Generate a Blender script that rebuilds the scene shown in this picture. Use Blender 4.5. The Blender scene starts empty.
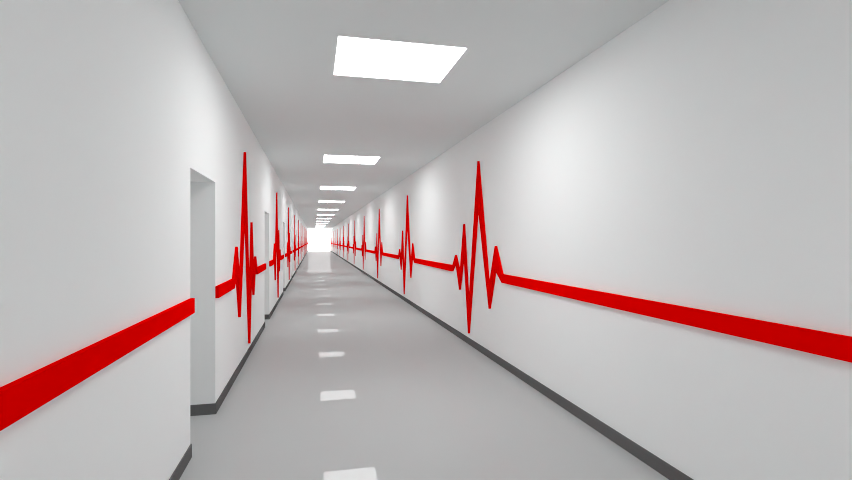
import bpy, bmesh, math

S = bpy.context.scene
COL = S.collection

# ------------------------------------------------------------------ dimensions (metres)
CAM_H = 1.58
XL, XR = -0.876, 2.288            # wall faces
H = 3.165                         # ceiling height
Y0, Y1 = -4.3, 72.0               # back wall, far end
MOD = 5.381                       # module: one lamp, one doorway, one heartbeat
LAMP_X0, LAMP_X1 = 0.184, 1.228
LAMP_Y, LAMP_LEN = 3.815, 0.893
DOOR_Y, DOOR_W, DOOR_H, DOOR_D = 3.803, 0.905, 2.105, 0.36
PEAK_Y = 6.484
BAND_LO, BAND_HI = 1.051, 1.158
STRIP_T = 0.030
BASE_H, BASE_T = 0.097, 0.009
N_DOORS = 13                      # doorways along the left wall
N_BEATS = 12
N_LAMPS = 12

LAMP_POWER = 12.8
END_POWER = 9.5
FLOOR_MIRROR = 0.025


# ------------------------------------------------------------------ materials
def mat(name):
    m = bpy.data.materials.new(name)
    m.use_nodes = True
    nt = m.node_tree
    nt.nodes.clear()
    return m, nt, nt.nodes.new('ShaderNodeOutputMaterial')


def plaster(name, col, scale=260.0):
    """matt painted surface with a very fine roller mottle"""
    m, nt, out = mat(name)
    d = nt.nodes.new('ShaderNodeBsdfDiffuse')
    tc = nt.nodes.new('ShaderNodeTexCoord')
    n = nt.nodes.new('ShaderNodeTexNoise')
    n.inputs['Scale'].default_value = scale
    n.inputs['Detail'].default_value = 2.0
    r = nt.nodes.new('ShaderNodeMix')
    r.data_type = 'RGBA'
    r.inputs['A'].default_value = (*col, 1)
    r.inputs['B'].default_value = (*[c * 0.985 for c in col], 1)
    nt.links.new(tc.outputs['Object'], n.inputs['Vector'])
    nt.links.new(n.outputs['Fac'], r.inputs['Factor'])
    nt.links.new(r.outputs['Result'], d.inputs['Color'])
    nt.links.new(d.outputs['BSDF'], out.inputs['Surface'])
    return m


def polished_floor(name, col, mirror):
    """seamless grey resin floor with a thin clear polish"""
    m, nt, out = mat(name)
    tc = nt.nodes.new('ShaderNodeTexCoord')
    n = nt.nodes.new('ShaderNodeTexNoise')
    n.inputs['Scale'].default_value = 1.3
    n.inputs['Detail'].default_value = 3.0
    r = nt.nodes.new('ShaderNodeMix')
    r.data_type = 'RGBA'
    r.inputs['A'].default_value = (*col, 1)
    r.inputs['B'].default_value = (*[c * 0.985 for c in col], 1)
    d = nt.nodes.new('ShaderNodeBsdfDiffuse')
    g = nt.nodes.new('ShaderNodeBsdfGlossy')
    g.inputs['Roughness'].default_value = 0.0
    g.inputs['Color'].default_value = (1, 1, 1, 1)
    mx = nt.nodes.new('ShaderNodeMixShader')
    mx.inputs['Fac'].default_value = mirror
    nt.links.new(tc.outputs['Object'], n.inputs['Vector'])
    nt.links.new(n.outputs['Fac'], r.inputs['Factor'])
    nt.links.new(r.outputs['Result'], d.inputs['Color'])
    nt.links.new(d.outputs['BSDF'], mx.inputs[1])
    nt.links.new(g.outputs['BSDF'], mx.inputs[2])
    nt.links.new(mx.outputs['Shader'], out.inputs['Surface'])
    return m


def glow(name, col, power):
    m, nt, out = mat(name)
    e = nt.nodes.new('ShaderNodeEmission')
    e.inputs['Color'].default_value = (*col, 1)
    e.inputs['Strength'].default_value = power
    nt.links.new(e.outputs['Emission'], out.inputs['Surface'])
    return m


M_WALL = plaster('white_wall_paint', (0.905, 0.925, 0.925))
M_CEIL = plaster('white_ceiling_paint', (0.785, 0.825, 0.825))
M_DOOR = plaster('pale_grey_door_paint', (0.64, 0.64, 0.64))  # leaves are out of view; grey chosen to darken the doorway reveals
M_BASE = plaster('dark_grey_skirting', (0.15, 0.15, 0.15))
M_RED = plaster('red_paint', (0.90, 0.0, 0.0))
M_FLOOR = polished_floor('grey_polished_floor', (0.515, 0.525, 0.525), FLOOR_MIRROR)
M_LAMP = glow('lamp_diffuser', (1, 1, 1), LAMP_POWER)
M_END = glow('bright_daylight_glazing', (1, 1, 1), END_POWER)


# ------------------------------------------------------------------ helpers
def obj(name, bm, m, parent=None):
    me = bpy.data.meshes.new(name)
    bmesh.ops.recalc_face_normals(bm, faces=bm.faces)
    bm.to_mesh(me)
    bm.free()
    me.materials.append(m)
    o = bpy.data.objects.new(name, me)
    COL.objects.link(o)
    if parent:
        o.parent = parent
    return o


def struct(name, bm, m, parent=None):
    o = obj(name, bm, m, parent)
    o['kind'] = 'structure'
    return o


def tag(o, label, cat, group=None):
    o['label'] = label
    o['category'] = cat
    if group:
        o['group'] = group
    return o


def thing(name, label, cat, loc, group=None):
    o = bpy.data.objects.new(name, None)
    o.empty_display_size = 0.1
    COL.objects.link(o)
    o.location = loc
    return tag(o, label, cat, group)


def add_box(bm, x0, x1, y0, y1, z0, z1):
    vs = [bm.verts.new(p) for p in ((x0, y0, z0), (x1, y0, z0), (x1, y1, z0), (x0, y1, z0),
                                    (x0, y0, z1), (x1, y0, z1), (x1, y1, z1), (x0, y1, z1))]
    for f in ((3, 2, 1, 0), (4, 5, 6, 7), (0, 1, 5, 4), (1, 2, 6, 5), (2, 3, 7, 6), (3, 0, 4, 7)):
        bm.faces.new([vs[i] for i in f])


def box(*a):
    bm = bmesh.new()
    add_box(bm, *a)
    return bm


def prism(yz, x0, x1):
    """closed outline in the wall plane, extruded from x0 to x1"""
    bm = bmesh.new()
    a = [bm.verts.new((x0, y, z)) for y, z in yz]
    b = [bm.verts.new((x1, y, z)) for y, z in yz]
    n = len(yz)
    bm.faces.new(a)
    bm.faces.new(b[::-1])
    for i in range(n):
        j = (i + 1) % n
        bm.faces.new((a[i], b[i], b[j], a[j]))
    bmesh.ops.triangulate(bm, faces=[f for f in bm.faces if len(f.verts) > 4])
    return bm


# ------------------------------------------------------------------ the setting
T = 0.15
WT = DOOR_D + 0.10                # thickness of the left wall
struct('floor', box(XL - WT, XR + T, Y0 - T, Y1 + T, -0.1, 0.0), M_FLOOR)
struct('ceiling', box(XL - WT, XR + T, Y0 - T, Y1 + T, H, H + 0.1), M_CEIL)
struct('wall_right', box(XR, XR + T, Y0 - T, Y1 + T, 0.0, H), M_WALL)
struct('wall_back', box(XL, XR, Y0 - T, Y0, 0.0, H), M_WALL)

# left wall: full-height piers between the doorways and a lintel over each
doors = [(DOOR_Y + k * MOD, DOOR_Y + k * MOD + DOOR_W) for k in range(N_DOORS)]
bm = bmesh.new()
y = Y0 - T
for a, b in doors:
    add_box(bm, XL - WT, XL, y, a, 0.0, H)
    add_box(bm, XL - WT, XL, a, b, DOOR_H, H)
    y = b
add_box(bm, XL - WT, XL, y, Y1 + T, 0.0, H)
struct('wall_left', bm, M_WALL)

# plain grey door leaf at the back of each doorway
for i, (a, b) in enumerate(doors):
    struct('door_%d' % (i + 1), box(XL - DOOR_D - 0.05, XL - DOOR_D, a, b, 0.0, DOOR_H), M_DOOR)

# skirting: right wall, back wall, and left wall with returns into every doorway
struct('baseboard_right', box(XR - BASE_T, XR, Y0, Y1, 0.0, BASE_H), M_BASE)
struct('baseboard_back', box(XL + BASE_T, XR - BASE_T, Y0, Y0 + BASE_T, 0.0, BASE_H), M_BASE)
bm = bmesh.new()
y = Y0
for a, b in doors:
    add_box(bm, XL, XL + BASE_T, y, a + BASE_T, 0.0, BASE_H)
    add_box(bm, XL - DOOR_D, XL, a, a + BASE_T, 0.0, BASE_H)
    add_box(bm, XL - DOOR_D, XL, b - BASE_T, b, 0.0, BASE_H)
    y = b - BASE_T
add_box(bm, XL, XL + BASE_T, y, Y1, 0.0, BASE_H)
struct('baseboard_left', bm, M_BASE)

# bright glazed end of the corridor
struct('window_1', box(XL, XR, Y1, Y1 + 0.05, 0.0, H), M_END)

# ------------------------------------------------------------------ ceiling lamps
ORD = ['first', 'second', 'third', 'fourth', 'fifth', 'sixth', 'seventh', 'eighth', 'ninth',
       'tenth', 'eleventh', 'twelfth', 'thirteenth', 'fourteenth']


def lamp_mesh():
    x = (LAMP_X1 - LAMP_X0) / 2
    yy = LAMP_LEN / 2
    return box(-x, x, -yy, yy, -0.002, 0.0)


lamp0 = obj('ceiling_light', lamp_mesh(), M_LAMP)
for k in range(-1, N_LAMPS):
    o = lamp0 if k == -1 else lamp0.copy()
    if k >= 0:
        COL.objects.link(o)
    o.location = ((LAMP_X0 + LAMP_X1) / 2, LAMP_Y + LAMP_LEN / 2 + k * MOD, H)
    if k == -1:
        lab = 'square white ceiling light panel overhead, behind the viewpoint'
    elif k == 0:
        lab = 'largest white ceiling light panel, nearest in the row along the corridor'
    elif k == N_LAMPS - 1:
        lab = 'farthest white ceiling light panel, last before the bright corridor end'
    else:
        lab = '%s white ceiling light panel from the front, in the corridor row' % ORD[k]
    tag(o, lab, 'ceiling light', 'white light panels along the ceiling')

# ------------------------------------------------------------------ red heartbeat lines
W = 0.042                          # half width of the spike tips, side face included
SIDE = 0.070                       # how much of that width is the strip's own side face
UP = [(-0.937, BAND_HI), (-0.677 - W, 1.504), (-0.677 + W, 1.504), (-0.447, 1.05), (-W, 2.70), (W, 2.70),
      (0.431, 0.739), (0.670 - W, 1.829), (0.670 + W, 1.829), (0.892, 1.121), (1.115 - W, 1.335),
      (1.115 + W, 1.335), (1.321, BAND_HI)]
LO = [(1.285, BAND_LO), (1.120, 1.162), (0.892 + W, 0.783), (0.892 - W, 0.783), (0.678, 1.262),
      (0.436 + W, 0.172), (0.436 - W, 0.172), (0.0, 1.964), (-0.451 + W, 0.667), (-0.451 - W, 0.667),
      (-0.690, 1.162), (-0.863, BAND_LO)]


def front_outline(pts):
    """outline of the front face: edges that face the near end move in by SIDE"""
    n = len(pts)
    lines = []
    for i in range(n):
        (y0, z0), (y1, z1) = pts[i], pts[(i + 1) % n]
        d = SIDE if (z1 - z0) > 1e-6 else 0.0      # clockwise outline: rising edges face -Y
        lines.append((y0 + d, z0, y1 - y0, z1 - z0))
    out = []
    for i in range(n):
        ay, az, ady, adz = lines[i - 1]
        by, bz, bdy, bdz = lines[i]
        k = ady * bdz - adz * bdy
        t = ((by - ay) * bdz - (bz - az) * bdy) / k
        out.append((ay + t * ady, az + t * adz))
    return out


# short level stubs at both ends keep the pulse joined to the straight bands
PULSE = front_outline([(-1.1, BAND_HI)] + UP + [(1.5, BAND_HI), (1.5, BAND_LO)] + LO + [(-1.1, BAND_LO)])
STUB_NEAR, STUB_FAR = PULSE[0][0], PULSE[len(UP) + 1][0]


def pulse_mesh(side):
    """zig-zag heartbeat; local x = 0 at the wall face"""
    return prism(PULSE, 0.0, side * STRIP_T)


def band(side, a, b, a_cut, b_cut, base_y, parent):
    """straight run from a to b; a_cut / b_cut: stops against a pulse"""
    y0 = a + STUB_FAR if a_cut else a
    y1 = b + STUB_NEAR if b_cut else b
    pts = [(y0 - base_y, BAND_HI), (y1 - base_y, BAND_HI), (y1 - base_y, BAND_LO), (y0 - base_y, BAND_LO)]
    return obj('straight_band', prism(pts, 0.0, side * STRIP_T), M_RED, parent)


peaks = [PEAK_Y + k * MOD for k in range(N_BEATS)]
pulse_me = {}


def pulse(side, y, parent):
    if side not in pulse_me:
        o = obj('heartbeat_pulse', pulse_mesh(side), M_RED, parent)
        pulse_me[side] = o
    else:
        o = pulse_me[side].copy()
        COL.objects.link(o)
        o.parent = parent
    o.location = (0, y, 0)
    return o


# right wall: one unbroken line
root = thing('heartbeat_line_art', 'long unbroken red heartbeat line running along the whole right wall',
             'wall decoration', (XR, Y0, 0))
prev, cut = Y0, False
for p in peaks:
    band(-1, prev, p, cut, True, Y0, root)
    pulse(-1, p - Y0, root)
    prev, cut = p, True
band(-1, prev, Y1, True, False, Y0, root)

# left wall: a separate length on every stretch of wall between doorways
edges = [Y0] + [v for d in doors for v in d] + [Y1]
GROUP = 'red heartbeat line pieces on the left wall'
for i in range(0, len(edges), 2):
    a, b = edges[i], edges[i + 1]
    n = i // 2
    mid = [p for p in peaks if a < p < b]
    if n == 0:
        lab = 'plain straight red band at left, on the wall before the first doorway'
    elif n < N_DOORS:
        lab = 'red heartbeat line with spikes on left wall between %s and %s doorways' % (ORD[n - 1], ORD[n])
    else:
        lab = 'last short red band on left wall, at the bright corridor end'
    root = thing('heartbeat_line_art', lab, 'wall decoration', (XL, a, 0), GROUP)
    if mid:
        p = mid[0]
        band(1, a, p, False, True, a, root)
        pulse(1, p - a, root)
        band(1, p, b, True, False, a, root)
    else:
        band(1, a, b, False, False, a, root)

# ------------------------------------------------------------------ world, camera, settings
w = bpy.data.worlds.new('world')
S.world = w
w.use_nodes = True
w.node_tree.nodes['Background'].inputs['Color'].default_value = (1, 1, 1, 1)
w.node_tree.nodes['Background'].inputs['Strength'].default_value = 0.3

cam = bpy.data.cameras.new('camera')
cam.sensor_width = 36.0
cam.lens = 483.21 * 36.0 / 852.0
cam.clip_start = 0.02
cam.clip_end = 300
co = bpy.data.objects.new('camera', cam)
COL.objects.link(co)
co.location = (0, 0, CAM_H)
co.rotation_euler = (math.pi / 2, 0, -0.22734)
S.camera = co

S.view_settings.view_transform = 'Standard'
S.view_settings.look = 'None'
S.view_settings.exposure = 0.0
S.view_settings.gamma = 1.0
S.view_settings.use_curve_mapping = False
S.cycles.max_bounces = 16
S.cycles.diffuse_bounces = 12
S.cycles.glossy_bounces = 4
S.cycles.use_denoising = True
S.cycles.filter_width = 1.0
S.cycles.use_adaptive_sampling = False
S.cycles.sample_clamp_indirect = 8.0
